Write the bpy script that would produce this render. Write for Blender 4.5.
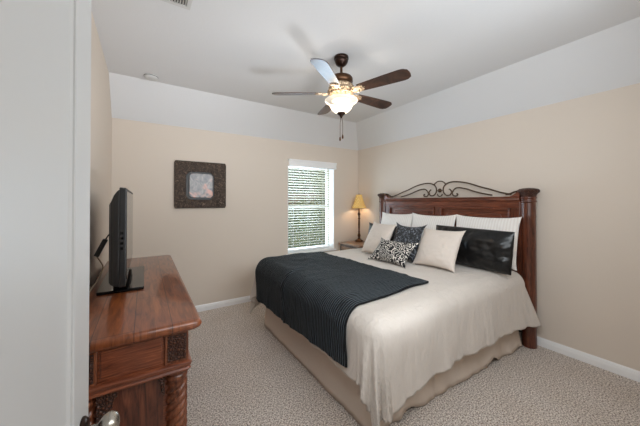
import bpy, bmesh, math, random
from math import sin, cos, pi, radians as R
from mathutils import Vector, Matrix, noise

for o in list(bpy.data.objects):
    bpy.data.objects.remove(o, do_unlink=True)
scene = bpy.context.scene
COL = scene.collection
random.seed(7)

# ------------------------------------------------------------------ camera, world, lights, exposure
F_PX = 271.66
cam_d = bpy.data.cameras.new('camera')
cam_d.sensor_fit = 'HORIZONTAL'
cam_d.sensor_width = 36.0
cam_d.lens = F_PX * 36.0 / 640.0
cam_d.shift_y = -(213.0 - 199.16) / 640.0
cam_d.clip_start = 0.02
cam = bpy.data.objects.new('camera', cam_d)
COL.objects.link(cam)
cam.location = (0.3258, -3.9376, 1.4692)
cam.rotation_euler = (R(90 + 0.51), 0, -R(32.80))
scene.camera = cam

world = bpy.data.worlds.new('sky')
scene.world = world
world.use_nodes = True
wn = world.node_tree
wn.nodes.clear()
w_out = wn.nodes.new('ShaderNodeOutputWorld')
w_bg = wn.nodes.new('ShaderNodeBackground')
w_sky = wn.nodes.new('ShaderNodeTexSky')
w_sky.sky_type = 'NISHITA'
w_sky.sun_disc = False
w_sky.sun_elevation = R(48)
w_sky.sun_rotation = R(200)
w_sky.dust_density = 3.0
wn.links.new(w_sky.outputs[0], w_bg.inputs[0])
w_bg.inputs[1].default_value = 0.12
wn.links.new(w_bg.outputs[0], w_out.inputs[0])


def lamp(name, kind, loc, energy, color=(1, 1, 1), size=0.1, size_y=None, rot=(0, 0, 0)):
    d = bpy.data.lights.new(name, kind)
    d.energy = energy
    d.color = color
    if kind == 'AREA':
        d.shape = 'RECTANGLE'
        d.size = size
        d.size_y = size_y or size
    elif kind == 'POINT':
        d.shadow_soft_size = size
    o = bpy.data.objects.new(name, d)
    o.location = loc
    o.rotation_euler = rot
    COL.objects.link(o)
    return o


# daylight through the window, and added fill lamps at the camera end and in the hall
def aimed(o, target, spread):
    o.rotation_euler = (Vector(target) - o.location).to_track_quat('-Z', 'Y').to_euler()
    o.data.spread = R(spread)
    return o


lamp('window_daylight', 'AREA', (2.70, 0.46, 1.35), 50, (0.66, 0.83, 1.0), 0.95, 1.45, (R(95), 0, R(180)))
aimed(lamp('soft_fill', 'AREA', (1.75, -3.83, 2.0), 22, (0.88, 0.95, 1.0), 1.8, 1.0), (1.7, 0, 1.8), 180)
aimed(lamp('far_fill', 'AREA', (1.75, -3.82, 2.0), 7.5, (0.88, 0.95, 1.0), 1.8, 1.0), (1.7, 0, 1.7), 90)
aimed(lamp('doorway_fill', 'AREA', (0.55, -3.60, 2.2), 11, (0.88, 0.95, 1.0), 0.6, 0.6), (3.7, -2.2, 0.8), 140)
aimed(lamp('ceiling_fill', 'AREA', (1.6, -3.76, 0.5), 7.3, (0.88, 0.94, 1.0), 1.3, 0.22), (0.4, -0.9, 2.83), 60)  # added unseen lamp, evens out the far ceiling
lamp('hall_fill', 'AREA', (0.9, -4.55, 2.38), 14, (0.88, 0.95, 1.0), 0.8, 0.8, (0, 0, 0))  # added unseen lamp, extra light through the doorway
scene.view_settings.view_transform = 'Standard'
scene.view_settings.look = 'None'
scene.view_settings.gamma = 1.0
scene.view_settings.use_curve_mapping = False
scene.view_settings.exposure = 0.03
scene.cycles.max_bounces = 10
scene.cycles.diffuse_bounces = 6


# ------------------------------------------------------------------ mesh helpers
class MB:
    def __init__(self):
        self.v = []
        self.f = []

    def box(self, x0, x1, y0, y1, z0, z1):
        n = len(self.v)
        self.v += [(x, y, z) for z in (z0, z1) for y in (y0, y1) for x in (x0, x1)]
        for q in ((0, 2, 3, 1), (4, 5, 7, 6), (0, 1, 5, 4), (2, 6, 7, 3), (0, 4, 6, 2), (1, 3, 7, 5)):
            self.f.append([n + i for i in q])
        return self

    def grid(self, fn, nu, nv, cu=False, cv=False):
        n = len(self.v)
        for i in range(nu):
            for j in range(nv):
                self.v.append(tuple(fn(i, j)))
        for i in range(nu if cu else nu - 1):
            for j in range(nv if cv else nv - 1):
                a, b = i, (i + 1) % nu
                c, d = j, (j + 1) % nv
                self.f.append([n + a * nv + c, n + b * nv + c, n + b * nv + d, n + a * nv + d])
        return self

    def lathe(self, cx, cy, prof, seg=24, cap=True, warp=None):
        n = len(self.v)
        for (r, z) in prof:
            for k in range(seg):
                t = 2 * pi * k / seg
                rr = r if warp is None else r * warp(t, z)
                self.v.append((cx + rr * cos(t), cy + rr * sin(t), z))
        m = len(prof)
        up = prof[-1][1] >= prof[0][1]
        for i in range(m - 1):
            for k in range(seg):
                k2 = (k + 1) % seg
                q = [n + i * seg + k, n + i * seg + k2, n + (i + 1) * seg + k2, n + (i + 1) * seg + k]
                self.f.append(q if up else q[::-1])
        if cap:
            a = [n + k for k in range(seg)]
            b = [n + (m - 1) * seg + k for k in range(seg)]
            self.f.append(a[::-1] if up else a)
            self.f.append(b if up else b[::-1])
        return self

    def tube(self, pts, r, seg=8, closed=False):
        pts = [Vector(p) for p in pts]
        n = len(self.v)
        m = len(pts)
        up = None
        for i, p in enumerate(pts):
            a = pts[i - 1] if (i > 0 or closed) else p
            b = pts[(i + 1) % m] if (i < m - 1 or closed) else p
            t = (b - a)
            t = t.normalized() if t.length > 1e-9 else Vector((0, 0, 1))
            if up is None:
                up = Vector((0, 0, 1)) if abs(t.z) < 0.9 else Vector((1, 0, 0))
            s = t.cross(up)
            s.normalize()
            up = s.cross(t)
            up.normalize()
            rr = r[i] if isinstance(r, (list, tuple)) else r
            for k in range(seg):
                q = 2 * pi * k / seg
                self.v.append(tuple(p + (s * cos(q) + up * sin(q)) * rr))
        for i in range(m if closed else m - 1):
            i2 = (i + 1) % m
            for k in range(seg):
                k2 = (k + 1) % seg
                self.f.append([n + i * seg + k, n + i2 * seg + k, n + i2 * seg + k2, n + i * seg + k2][::-1])
        if not closed:
            self.f.append([n + k for k in range(seg)])
            self.f.append([n + (m - 1) * seg + k for k in range(seg)][::-1])
        return self

    def prism(self, poly, h0, h1, place):
        """poly: 2D points; place(u, v, h) -> xyz"""
        n = len(self.v)
        m = len(poly)
        for h in (h0, h1):
            for (u, v) in poly:
                self.v.append(tuple(place(u, v, h)))
        self.f.append([n + i for i in range(m)][::-1])
        self.f.append([n + m + i for i in range(m)])
        for i in range(m):
            j = (i + 1) % m
            self.f.append([n + i, n + j, n + m + j, n + m + i])
        return self

    def add(self, other, M):
        n = len(self.v)
        self.v += [tuple(M @ Vector(p)) for p in other.v]
        self.f += [[n + i for i in q] for q in other.f]
        return self

    def build(self, name, mat, parent=None, bevel=0.0, smooth=True, angle=38, segs=2, fix=True, solid=0.0):
        me = bpy.data.meshes.new(name)
        off = world_loc(parent) if parent else Vector((0, 0, 0))
        me.from_pydata([tuple(Vector(p) - off) for p in self.v], [], self.f)
        bm = bmesh.new()
        bm.from_mesh(me)
        if fix:
            bmesh.ops.recalc_face_normals(bm, faces=bm.faces)
        if smooth:
            for fc in bm.faces:
                fc.smooth = True
            for e in bm.edges:
                if len(e.link_faces) == 2 and e.calc_face_angle(0) > R(angle):
                    e.smooth = False
        bm.to_mesh(me)
        bm.free()
        me.materials.append(mat)
        o = bpy.data.objects.new(name, me)
        COL.objects.link(o)
        if parent:
            o.parent = parent
        if solid:
            md = o.modifiers.new('thickness', 'SOLIDIFY')
            md.thickness = solid
            md.offset = -1
        if bevel:
            md = o.modifiers.new('bevel', 'BEVEL')
            md.width = bevel
            md.segments = segs
            md.limit_method = 'ANGLE'
            md.angle_limit = R(40)
        return o


def world_loc(o):
    v = Vector(o.location)
    while o.parent:
        o = o.parent
        v = v + Vector(o.location)
    return v


def tag(o, label=None, cat=None, group=None, kind=None):
    if label: o['label'] = label
    if cat: o['category'] = cat
    if group: o['group'] = group
    if kind: o['kind'] = kind
    return o


def thing(name, label, cat, loc, group=None):
    o = bpy.data.objects.new(name, None)
    COL.objects.link(o)
    o.location = loc
    o.empty_display_size = 0.1
    return tag(o, label, cat, group)


def struct(o):
    o['kind'] = 'structure'
    return o


# ------------------------------------------------------------------ material helpers
def lin(r, g, b):
    f = lambda c: (c / 255) / 12.92 if c <= 10 else (((c / 255) + 0.055) / 1.055) ** 2.4
    return (f(r), f(g), f(b), 1)


class Mat:
    def __init__(self, name, color=(0.8, 0.8, 0.8, 1), rough=0.5, metal=0.0, spec=0.5):
        self.m = bpy.data.materials.new(name)
        self.m.use_nodes = True
        self.nt = self.m.node_tree
        self.b = self.nt.nodes['Principled BSDF']
        self.set('Base Color', color)
        self.set('Roughness', rough)
        self.set('Metallic', metal)
        self.set('Specular IOR Level', spec)
        self._co = None

    def set(self, k, v):
        self.b.inputs[k].default_value = v
        return self

    def n(self, t, **kw):
        x = self.nt.nodes.new(t)
        for k, v in kw.items():
            if k in x.inputs.keys():
                x.inputs[k].default_value = v
            else:
                setattr(x, k, v)
        return x

    def l(self, a, b):
        self.nt.links.new(a, b)

    def co(self, scale=(1, 1, 1), rot=(0, 0, 0)):
        if self._co is None:
            self._co = self.n('ShaderNodeTexCoord')
        mp = self.n('ShaderNodeMapping')
        mp.inputs['Scale'].default_value = scale
        mp.inputs['Rotation'].default_value = rot
        self.l(self._co.outputs['Object'], mp.inputs['Vector'])
        return mp.outputs[0]

    def noise(self, scale, detail=3, rough=0.5, dist=0.0, co=None):
        x = self.n('ShaderNodeTexNoise')
        x.inputs['Scale'].default_value = scale
        x.inputs['Detail'].default_value = detail
        x.inputs['Roughness'].default_value = rough
        x.inputs['Distortion'].default_value = dist
        self.l(co if co is not None else self.co(), x.inputs['Vector'])
        return x.outputs['Fac']

    def ramp(self, fac, stops, const=False):
        x = self.n('ShaderNodeValToRGB')
        if const: x.color_ramp.interpolation = 'CONSTANT'
        e = x.color_ramp.elements
        while len(e) < len(stops): e.new(0.5)
        for el, (p, c) in zip(e, stops):
            el.position = p
            el.color = c
        self.l(fac, x.inputs[0])
        return x.outputs[0]

    def base(self, out):
        self.l(out, self.b.inputs['Base Color'])
        return self

    def bump(self, h, strength=0.3, dist=0.01):
        x = self.n('ShaderNodeBump')
        x.inputs['Strength'].default_value = strength
        x.inputs['Distance'].default_value = dist
        self.l(h, x.inputs['Height'])
        self.l(x.outputs[0], self.b.inputs['Normal'])
        return self

    def mix(self, fac, a, b):
        x = self.n('ShaderNodeMix', data_type='RGBA')
        if isinstance(fac, (int, float)): x.inputs[0].default_value = fac
        else: self.l(fac, x.inputs[0])
        for s, q in ((6, a), (7, b)):
            if isinstance(q, tuple): x.inputs[s].default_value = q
            else: self.l(q, x.inputs[s])
        return x.outputs[2]

    def wave(self, scale, co=None, direction='X', dist=0.0):
        x = self.n('ShaderNodeTexWave', bands_direction=direction)
        x.inputs['Scale'].default_value = scale
        x.inputs['Distortion'].default_value = dist
        self.l(co if co is not None else self.co(), x.inputs['Vector'])
        return x.outputs['Fac']


def wood(name, dark, mid, light, grain=(1, 1, 1), rough=0.35, coat=0.2):
    """grain: scale vector, small along the grain"""
    m = Mat(name, mid, rough)
    c = m.co(grain)
    a = m.noise(9, 5, 0.62, 1.2, c)
    base = m.ramp(a, [(0.32, dark), (0.5, mid), (0.7, light)])
    b = m.noise(3.2, 2, 0.5, 0.3, m.co())
    m.base(m.mix(m.ramp(b, [(0.35, (0, 0, 0, 1)), (0.75, (.55, .55, .55, 1))]), base, dark))
    m.set('Coat Weight', coat).set('Coat Roughness', 0.18)
    m.bump(a, 0.08, 0.004)
    return m.m


MAT = {}
m = Mat('beige_wall_paint', lin(219, 207, 194), 0.75, 0, 0.25)
m.bump(m.noise(120, 3, 0.6), 0.12, 0.002); MAT['wall'] = m.m
m = Mat('white_ceiling_texture', lin(222, 222, 223), 0.9, 0, 0.2)
m.bump(m.noise(45, 4, 0.6, 0.6), 0.25, 0.004); MAT['ceil'] = m.m
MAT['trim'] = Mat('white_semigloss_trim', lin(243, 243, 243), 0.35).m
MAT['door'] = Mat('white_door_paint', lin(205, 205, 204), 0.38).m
m = Mat('beige_loop_carpet', lin(160, 145, 130), 0.95, 0, 0.1)
a = m.noise(95, 3, 0.7)
b = m.noise(3.0, 2, 0.5)
big = m.ramp(b, [(0.35, lin(242, 230, 219)), (0.65, lin(248, 238, 229))])
m.base(m.mix(m.ramp(a, [(0.42, (0, 0, 0, 1)), (0.56, (1, 1, 1, 1))]), lin(148, 131, 118), big))
m.set('Sheen Weight', 0.15)
m.bump(a, 0.9, 0.012); MAT['carpet'] = m.m
MAT['dresser_top'] = None
RED = (lin(46, 20, 12), lin(92, 46, 29), lin(132, 74, 48))
MAT['dresser_side'] = wood('reddish_brown_wood_side', lin(72, 30, 17), lin(130, 70, 45), lin(166, 98, 64), (0.6, 2, 9), 0.32)
MAT['dresser_post'] = wood('reddish_brown_wood_post', lin(66, 31, 18), lin(124, 70, 45), lin(166, 102, 68), (6, 6, 0.7), 0.3)
m = Mat('planked_brown_wood_top', lin(105, 62, 40), 0.3)
c = m.co((7, 0.7, 1))
a = m.noise(6, 5, 0.6, 1.0, c)
base = m.ramp(a, [(0.3, lin(84, 40, 21)), (0.5, lin(124, 67, 36)), (0.72, lin(152, 87, 49))])
bt = m.n('ShaderNodeTexBrick', offset=0.5)
bt.inputs['Scale'].default_value = 1.0
bt.inputs['Mortar Size'].default_value = 0.0018
bt.inputs['Brick Width'].default_value = 0.9
bt.inputs['Row Height'].default_value = 0.142
bt.inputs['Color1'].default_value = (1, 1, 1, 1)
bt.inputs['Color2'].default_value = (0.86, 0.86, 0.86, 1)
bt.inputs['Mortar'].default_value = (0.3, 0.25, 0.22, 1)
m.l(m.co((1, 1, 1), (0, 0, R(90))), bt.inputs['Vector'])
mu = m.n('ShaderNodeMix', data_type='RGBA', blend_type='MULTIPLY')
mu.inputs[0].default_value = 1.0
m.l(base, mu.inputs[6]); m.l(bt.outputs['Color'], mu.inputs[7])
m.base(mu.outputs[2])
m.set('Coat Weight', 0.5).set('Coat Roughness', 0.1)
m.bump(bt.outputs['Fac'], -0.25, 0.004)
MAT['dresser_top'] = m.m
m = Mat('carved_dark_wood', lin(66, 37, 25), 0.5)
vo = m.n('ShaderNodeTexVoronoi', feature='DISTANCE_TO_EDGE')
vo.inputs['Scale'].default_value = 85
m.l(m.co(), vo.inputs['Vector'])
m.base(m.ramp(vo.outputs['Distance'], [(0.0, lin(44, 22, 14)), (0.4, lin(104, 60, 40))]))
m.bump(vo.outputs['Distance'], 0.9, 0.02); MAT['carved'] = m.m
MAT['cherry_h'] = wood('cherry_wood_horizontal', lin(62, 27, 16), lin(112, 58, 38), lin(150, 86, 58), (4, 0.6, 9), 0.28, 0.4)
MAT['cherry_v'] = wood('cherry_wood_vertical', lin(52, 24, 15), lin(98, 51, 34), lin(134, 76, 51), (6, 6, 0.6), 0.28, 0.4)
MAT['nightwood'] = wood('tan_wood', lin(112, 82, 60), lin(160, 128, 102), lin(188, 158, 132), (1, 0.5, 6), 0.3)
MAT['nightdark'] = wood('grey_brown_wood', lin(60, 46, 38), lin(100, 82, 70), lin(130, 110, 96), (1, 0.5, 6), 0.4)
MAT['iron'] = Mat('bronze_iron', lin(88, 70, 54), 0.42, 0.6).m
MAT['bronze'] = Mat('aged_bronze', lin(84, 58, 40), 0.35, 0.85).m
MAT['dbronze'] = Mat('dark_bronze', lin(50, 32, 24), 0.3, 0.7).m
MAT['nickel'] = Mat('satin_nickel', lin(176, 170, 160), 0.25, 0.95).m
m = Mat('antique_gold', lin(170, 140, 104), 0.45, 0.6)
a = m.noise(70, 3, 0.6)
m.base(m.ramp(a, [(0.35, lin(120, 92, 66)), (0.6, lin(220, 196, 166))]))
m.bump(a, 0.6, 0.006); MAT['gold'] = m.m
MAT['black'] = Mat('black_plastic', lin(22, 22, 23), 0.42).m
MAT['gloss'] = Mat('glossy_black_plastic', lin(9, 9, 10), 0.06).m
MAT['screen'] = Mat('dark_screen_glass', lin(14, 14, 16), 0.1).m
MAT['cord'] = Mat('beige_cord', lin(150, 132, 112), 0.5).m
m = Mat('cream_cotton', lin(206, 197, 188), 0.85, 0, 0.2)
m.set('Sheen Weight', 0.2)
a = m.noise(14, 4, 0.6, 0.4, m.co((1, 1, 0.35)))
m.bump(a, 0.6, 0.03); MAT['comforter'] = m.m
m = Mat('taupe_skirt_cotton', lin(212, 198, 185), 0.85, 0, 0.2)
m.bump(m.noise(30, 2), 0.1, 0.004); MAT['skirt'] = m.m
m = Mat('white_ticking', lin(228, 222, 214), 0.8, 0, 0.2)
MAT['mattress'] = m.m
m = Mat('ribbed_black_velour', lin(16, 20, 24), 0.8, 0, 0.25)
a = m.wave(15, m.co(), 'Y', 1.6)
bb = m.noise(26, 3, 0.6)
m.base(m.mix(m.ramp(bb, [(0.35, (0, 0, 0, 1)), (0.7, (1, 1, 1, 1))]), lin(7, 8, 9), lin(20, 23, 26)))
m.set('Sheen Weight', 0.13).set('Sheen Roughness', 0.28).set('Sheen Tint', (0.72, 0.88, 1.0, 1))
m.bump(a, 0.8, 0.012); MAT['throw'] = m.m
m = Mat('white_striped_sham', lin(232, 226, 220), 0.8, 0, 0.2)
a = m.wave(11, m.co(), 'X')
m.base(m.ramp(a, [(0.3, lin(234, 228, 222)), (0.7, lin(242, 238, 233))]))
m.bump(a, 0.12, 0.003); MAT['sham'] = m.m
m = Mat('cream_pillow_cotton', lin(218, 207, 197), 0.85, 0, 0.2)
m.bump(m.noise(60, 2), 0.06, 0.003); MAT['cream'] = m.m
m = Mat('black_satin', lin(12, 12, 13), 0.30, 0, 0.5)
m.set('Anisotropic', 0.3)
MAT['satin'] = m.m
m = Mat('black_sequined_fabric', lin(30, 32, 36), 0.4)
vo = m.n('ShaderNodeTexVoronoi')
vo.inputs['Scale'].default_value = 80
m.l(m.co(), vo.inputs['Vector'])
sep = m.n('ShaderNodeSeparateColor')
m.l(vo.outputs['Color'], sep.inputs[0])
m.base(m.ramp(sep.outputs[0], [(0.0, lin(14, 15, 18)), (0.6, lin(32, 35, 41)), (0.85, lin(96, 102, 112)), (1.0, lin(150, 156, 164))]))
m.bump(vo.outputs['Distance'], 0.7, 0.01); MAT['sequin'] = m.m
m = Mat('black_and_white_scroll_print', lin(20, 20, 22), 0.7)
c1 = m.co()
ns = m.n('ShaderNodeTexNoise'); ns.inputs['Scale'].default_value = 9; ns.inputs['Detail'].default_value = 1
m.l(c1, ns.inputs['Vector'])
vm = m.n('ShaderNodeVectorMath', operation='MULTIPLY_ADD')
m.l(ns.outputs['Color'], vm.inputs[0]); vm.inputs[1].default_value = (0.09, 0.09, 0.09); m.l(c1, vm.inputs[2])
vo = m.n('ShaderNodeTexVoronoi', feature='SMOOTH_F1')
vo.inputs['Scale'].default_value = 17; vo.inputs['Smoothness'].default_value = 0.25
m.l(vm.outputs[0], vo.inputs['Vector'])
mm = m.n('ShaderNodeMath', operation='MULTIPLY'); m.l(vo.outputs['Distance'], mm.inputs[0]); mm.inputs[1].default_value = 23
sn = m.n('ShaderNodeMath', operation='SINE'); m.l(mm.outputs[0], sn.inputs[0])
m.base(m.ramp(sn.outputs[0], [(0.0, lin(18, 18, 20)), (0.5, lin(226, 220, 212))], True))
MAT['scroll'] = m.m
MAT['slat'] = Mat('cream_blind_slat', lin(196, 190, 164), 0.5).m
m = Mat('clear_window_glass')
m.nt.nodes.remove(m.b)
tr = m.n('ShaderNodeBsdfTransparent'); gl = m.n('ShaderNodeBsdfGlossy'); gl.inputs['Roughness'].default_value = 0.02
mx = m.n('ShaderNodeMixShader'); mx.inputs[0].default_value = 0.06
m.l(tr.outputs[0], mx.inputs[1]); m.l(gl.outputs[0], mx.inputs[2])
m.l(mx.outputs[0], m.nt.nodes['Material Output'].inputs[0]); MAT['glass'] = m.m
m = Mat('lit_frosted_glass', lin(250, 240, 222), 0.4)
m.set('Emission Color', (1.0, 0.86, 0.68, 1)).set('Emission Strength', 0.9)
tr = m.n('ShaderNodeBsdfTransparent'); tr.inputs[0].default_value = (1, 0.95, 0.88, 1)
mx = m.n('ShaderNodeMixShader'); mx.inputs[0].default_value = 0.45
m.l(tr.outputs[0], mx.inputs[1]); m.l(m.b.outputs[0], mx.inputs[2])
m.l(mx.outputs[0], m.nt.nodes['Material Output'].inputs[0])
MAT['bowl'] = m.m
m = Mat('lit_amber_shade', lin(214, 172, 96), 0.8)
m.base(m.ramp(m.wave(26, m.co(), 'X', 0.4), [(0.2, lin(186, 140, 66)), (0.8, lin(230, 194, 120))]))
m.set('Emission Color', (1.0, 0.62, 0.2, 1)).set('Emission Strength', 0.2)
MAT['shade'] = m.m
m = Mat('hammered_bronze_frame', lin(72, 58, 50), 0.42, 0.35)
a = m.noise(34, 4, 0.65, 1.5)
m.base(m.ramp(a, [(0.35, lin(38, 29, 24)), (0.55, lin(78, 63, 53)), (0.7, lin(142, 122, 106))]))
m.bump(a, 0.9, 0.015); MAT['artframe'] = m.m
m = Mat('abstract_sepia_print', lin(150, 130, 120), 0.25)
a = m.noise(9, 3, 0.5, 2.0)
b = m.noise(5, 2, 0.5, 1.0, m.co((1, 1, 1.3), (0.3, 0.9, 0.2)))
pc = m.ramp(a, [(0.3, lin(78, 76, 78)), (0.5, lin(118, 110, 107)), (0.68, lin(150, 138, 132))])
m.base(m.mix(m.ramp(b, [(0.56, (0, 0, 0, 1)), (0.66, (1, 1, 1, 1))]), pc, lin(196, 140, 122)))
MAT['print'] = m.m
MAT['blade'] = wood('walnut_fan_blade', lin(40, 26, 20), lin(66, 44, 34), lin(90, 62, 48), (1, 1, 1), 0.3, 0.12)
MAT['grille'] = Mat('white_vent_metal', lin(206, 205, 203), 0.45).m
MAT['ventdark'] = Mat('dark_duct', lin(40, 38, 36), 0.9).m
m = Mat('green_leaves', lin(74, 98, 46), 0.55)
a = m.noise(5, 3, 0.6)
m.base(m.ramp(a, [(0.3, lin(48, 66, 30)), (0.55, lin(98, 120, 62)), (0.75, lin(150, 160, 104))]))
MAT['leaf'] = m.m
MAT['bark'] = Mat('tree_bark', lin(92, 76, 60), 0.9).m
MAT['fencewood'] = wood('weathered_fence_wood', lin(110, 92, 72), lin(150, 130, 104), lin(176, 156, 128), (6, 1, 0.6), 0.8, 0)
m = Mat('lawn_grass', lin(96, 112, 62), 0.9)
m.base(m.ramp(m.noise(6, 4), [(0.3, lin(80, 96, 50)), (0.7, lin(130, 140, 84))])); MAT['lawn'] = m.m

# ------------------------------------------------------------------ the room
W, H, HC, SR = 3.7255, 2.44, 2.828, 0.35
YB = -3.90
T = 0.12
fl = MB().box(-T, W + T, YB - 1.5, T, -0.12, 0.0).build('floor', MAT['carpet'], smooth=False); struct(fl)
# ceiling: flat field with sloped bands along the far wall and the bed wall
def ceil_mesh():
    mb = MB()
    P = {'a': (0, 0, H), 'b': (W, 0, H), 'c': (W, YB, H), 'd': (0, -SR, HC), 'e': (W - SR, -SR, HC), 'f': (W - SR, YB, HC), 'g': (0, YB, HC)}
    k = list(P)
    mb.v = [P[q] for q in k]
    ix = lambda s: [k.index(q) for q in s]
    mb.f = [ix('abed'), ix('bcfe'), ix('defg')]
    n = len(mb.v)
    mb.v += [(x + (T if x > W - .01 else (-T if x < .01 else 0)), y + (T if y > -.01 else (-T if y < YB + .01 else 0)), z + 0.14) for x, y, z in list(mb.v)]
    mb.f += [[n + i for i in q][::-1] for q in mb.f[:3]]
    rim = ix('abcfgd')
    for i in range(6):
        a, b = rim[i], rim[(i + 1) % 6]
        mb.f.append([a, b, b + n, a + n])
    return mb
struct(ceil_mesh().build('ceiling', MAT['ceil'], smooth=False))
# left wall, with the ceiling's profile
struct(MB().prism([(YB - T, 0), (T, 0), (T, H), (0, H), (-SR, HC), (YB - T, HC)], -T, 0, lambda u, v, h: (h, u, v)).build('wall_left', MAT['wall'], smooth=False))
struct(MB().box(W, W + T, YB - T, T, 0, H).build('wall_right', MAT['wall'], smooth=False))
# far wall with the window opening
TF = 0.22
WX0, WX1, WZ0, WZ1 = 2.25, 3.16, 0.63, 2.10
wf = MB()
wf.box(0, WX0, 0, TF, 0, H); wf.box(WX1, W, 0, TF, 0, H)
wf.box(WX0, WX1, 0, TF, 0, WZ0); wf.box(WX0, WX1, 0, TF, WZ1, H)
struct(wf.build('wall_far', MAT['wall'], smooth=False))
# front wall with the doorway
DX0, DX1, DZ = 0.14, 1.02, 2.06
wd = MB()
wd.box(0, DX0, YB - T, YB, 0, HC); wd.box(DX0, DX1, YB - T, YB, DZ, HC)
wd.prism([(DX1, 0), (W, 0), (W, H), (W - SR, HC), (DX1, HC)], YB - T, YB, lambda u, v, h: (u, h, v))
struct(wd.build('wall_front', MAT['wall'], smooth=False))
# hallway beyond the doorway
hl = MB()
hl.box(-T, 2.0, YB - 1.5 - T, YB - 1.5, 0, 2.44); hl.box(-T - 0.02, -T, YB - 1.5, YB - T, 0, 2.44); hl.box(2.0, 2.0 + T, YB - 1.5 - T, YB - T, 0, 2.44)
struct(hl.build('wall_hall', MAT['wall'], smooth=False))
struct(MB().box(-T, 2.0 + T, YB - 1.5 - T, YB - T, 2.44, 2.54).build('ceiling_hall', MAT['ceil'], smooth=False))

BASE = [(0, 0), (0.016, 0), (0.016, 0.05), (0.012, 0.062), (0.012, 0.07), (0.006, 0.083), (0, 0.085)]
def baseboard(name, place, a, b):
    struct(MB().prism(BASE, a, b, place).build(name, MAT['trim'], smooth=False))
baseboard('baseboard_far', lambda u, v, h: (h, -u, v), 0.0, W)
baseboard('baseboard_right', lambda u, v, h: (W - u, h, v), YB, -0.016)
baseboard('baseboard_left', lambda u, v, h: (u, h, v), YB, -0.016)
baseboard('baseboard_front', lambda u, v, h: (h, YB + u, v), DX1 + 0.08, W - 0.016)
cs = MB()
cs.box(DX0 - 0.06, DX0, YB, YB + 0.014, 0, DZ + 0.06).box(DX1, DX1 + 0.06, YB, YB + 0.014, 0, DZ + 0.06).box(DX0, DX1, YB, YB + 0.014, DZ, DZ + 0.06)
struct(cs.build('trim_1', MAT['trim'], smooth=False, bevel=0.003))

# ------------------------------------------------------------------ window
win = struct(MB().box(WX0, WX1, 0.004, 0.20, WZ0, WZ0 + 0.012).build('window_1', MAT['trim'], smooth=False))
fr = MB()
fw = 0.045
fr.box(WX0, WX0 + fw, 0.145, 0.205, WZ0, WZ1).box(WX1 - fw, WX1, 0.145, 0.205, WZ0, WZ1)
fr.box(WX0 + fw, WX1 - fw, 0.145, 0.205, WZ0, WZ0 + 0.05).box(WX0 + fw, WX1 - fw, 0.145, 0.205, WZ1 - 0.05, WZ1)
fr.build('window_frame', MAT['trim'], win, bevel=0.003, smooth=False)
rv = MB()
rv.box(WX0, WX0 + 0.006, -0.002, 0.145, WZ0, WZ1).box(WX1 - 0.012, WX1, -0.003, 0.145, WZ0, WZ1)
rv.build('jamb_liner', MAT['trim'], win, smooth=False)
MB().box(WX0 + fw, WX1 - fw, 0.152, 0.195, 1.355, 1.40).build('meeting_rail', MAT['trim'], win, bevel=0.003, smooth=False)
MB().box(WX0 + fw, WX1 - fw, 0.170, 0.174, WZ0 + 0.05, 1.355).box(WX0 + fw, WX1 - fw, 0.182, 0.186, 1.40, WZ1 - 0.05).build('pane', MAT['glass'], win, smooth=False)
MB().box(WX0 - 0.03, WX1 + 0.03, -0.03, 0.03, WZ0 - 0.022, WZ0 + 0.0).build('window_sill', MAT['trim'], win, bevel=0.004, smooth=False)

bl = thing('window_blind', 'white horizontal slat blind hanging in the window on the far wall', 'blind', (2.705, 0.105, WZ0 + 0.02))
va = MB().prism([(-0.05, 2.038), (-0.058, 2.05), (-0.05, 2.085), (-0.058, 2.12), (-0.066, 2.135), (-0.066, 2.15), (0, 2.15), (0, 2.038)], 2.245, 3.175, lambda u, v, h: (h, u, v))
va.build('valance', MAT['trim'], bl, smooth=False)
sl = MB()
BX0, BX1 = WX0 + 0.012, WX1 - 0.03
z = 0.70
SP = 0.0425
def slat(zc, tilt):
    c = MB()
    prof = []
    for q in range(7):
        s = -0.025 + 0.05 * q / 6
        prof.append((s, 0.0035 * (1 - (s / 0.025) ** 2)))
    poly = prof + [(s, h - 0.0028) for s, h in prof[::-1]]
    ct, st = cos(tilt), sin(tilt)
    sl.prism(poly, BX0, BX1, lambda u, v, h: (h, 0.105 + u * ct - v * st, zc + u * st + v * ct))
while z < 2.085:
    slat(z, -R(19))
    z += SP
sl.build('slats', MAT['slat'], bl, angle=60)
MB().box(BX0, BX1, 0.080, 0.130, WZ0 + 0.02, WZ0 + 0.045).build('bottom_rail', MAT['trim'], bl, bevel=0.004, smooth=False)
MB().box(BX0, BX1, 0.085, 0.135, 2.084, 2.098).build('headrail', MAT['trim'], bl, smooth=False)
ld = MB()
for x in (BX0 + 0.13, 0.5 * (BX0 + BX1), BX1 - 0.13):
    for y in (0.078, 0.132):
        ld.tube([(x, y, WZ0 + 0.03), (x, y, 2.06)], 0.0012, 5)
ld.build('ladder_cord', MAT['trim'], bl)

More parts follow.
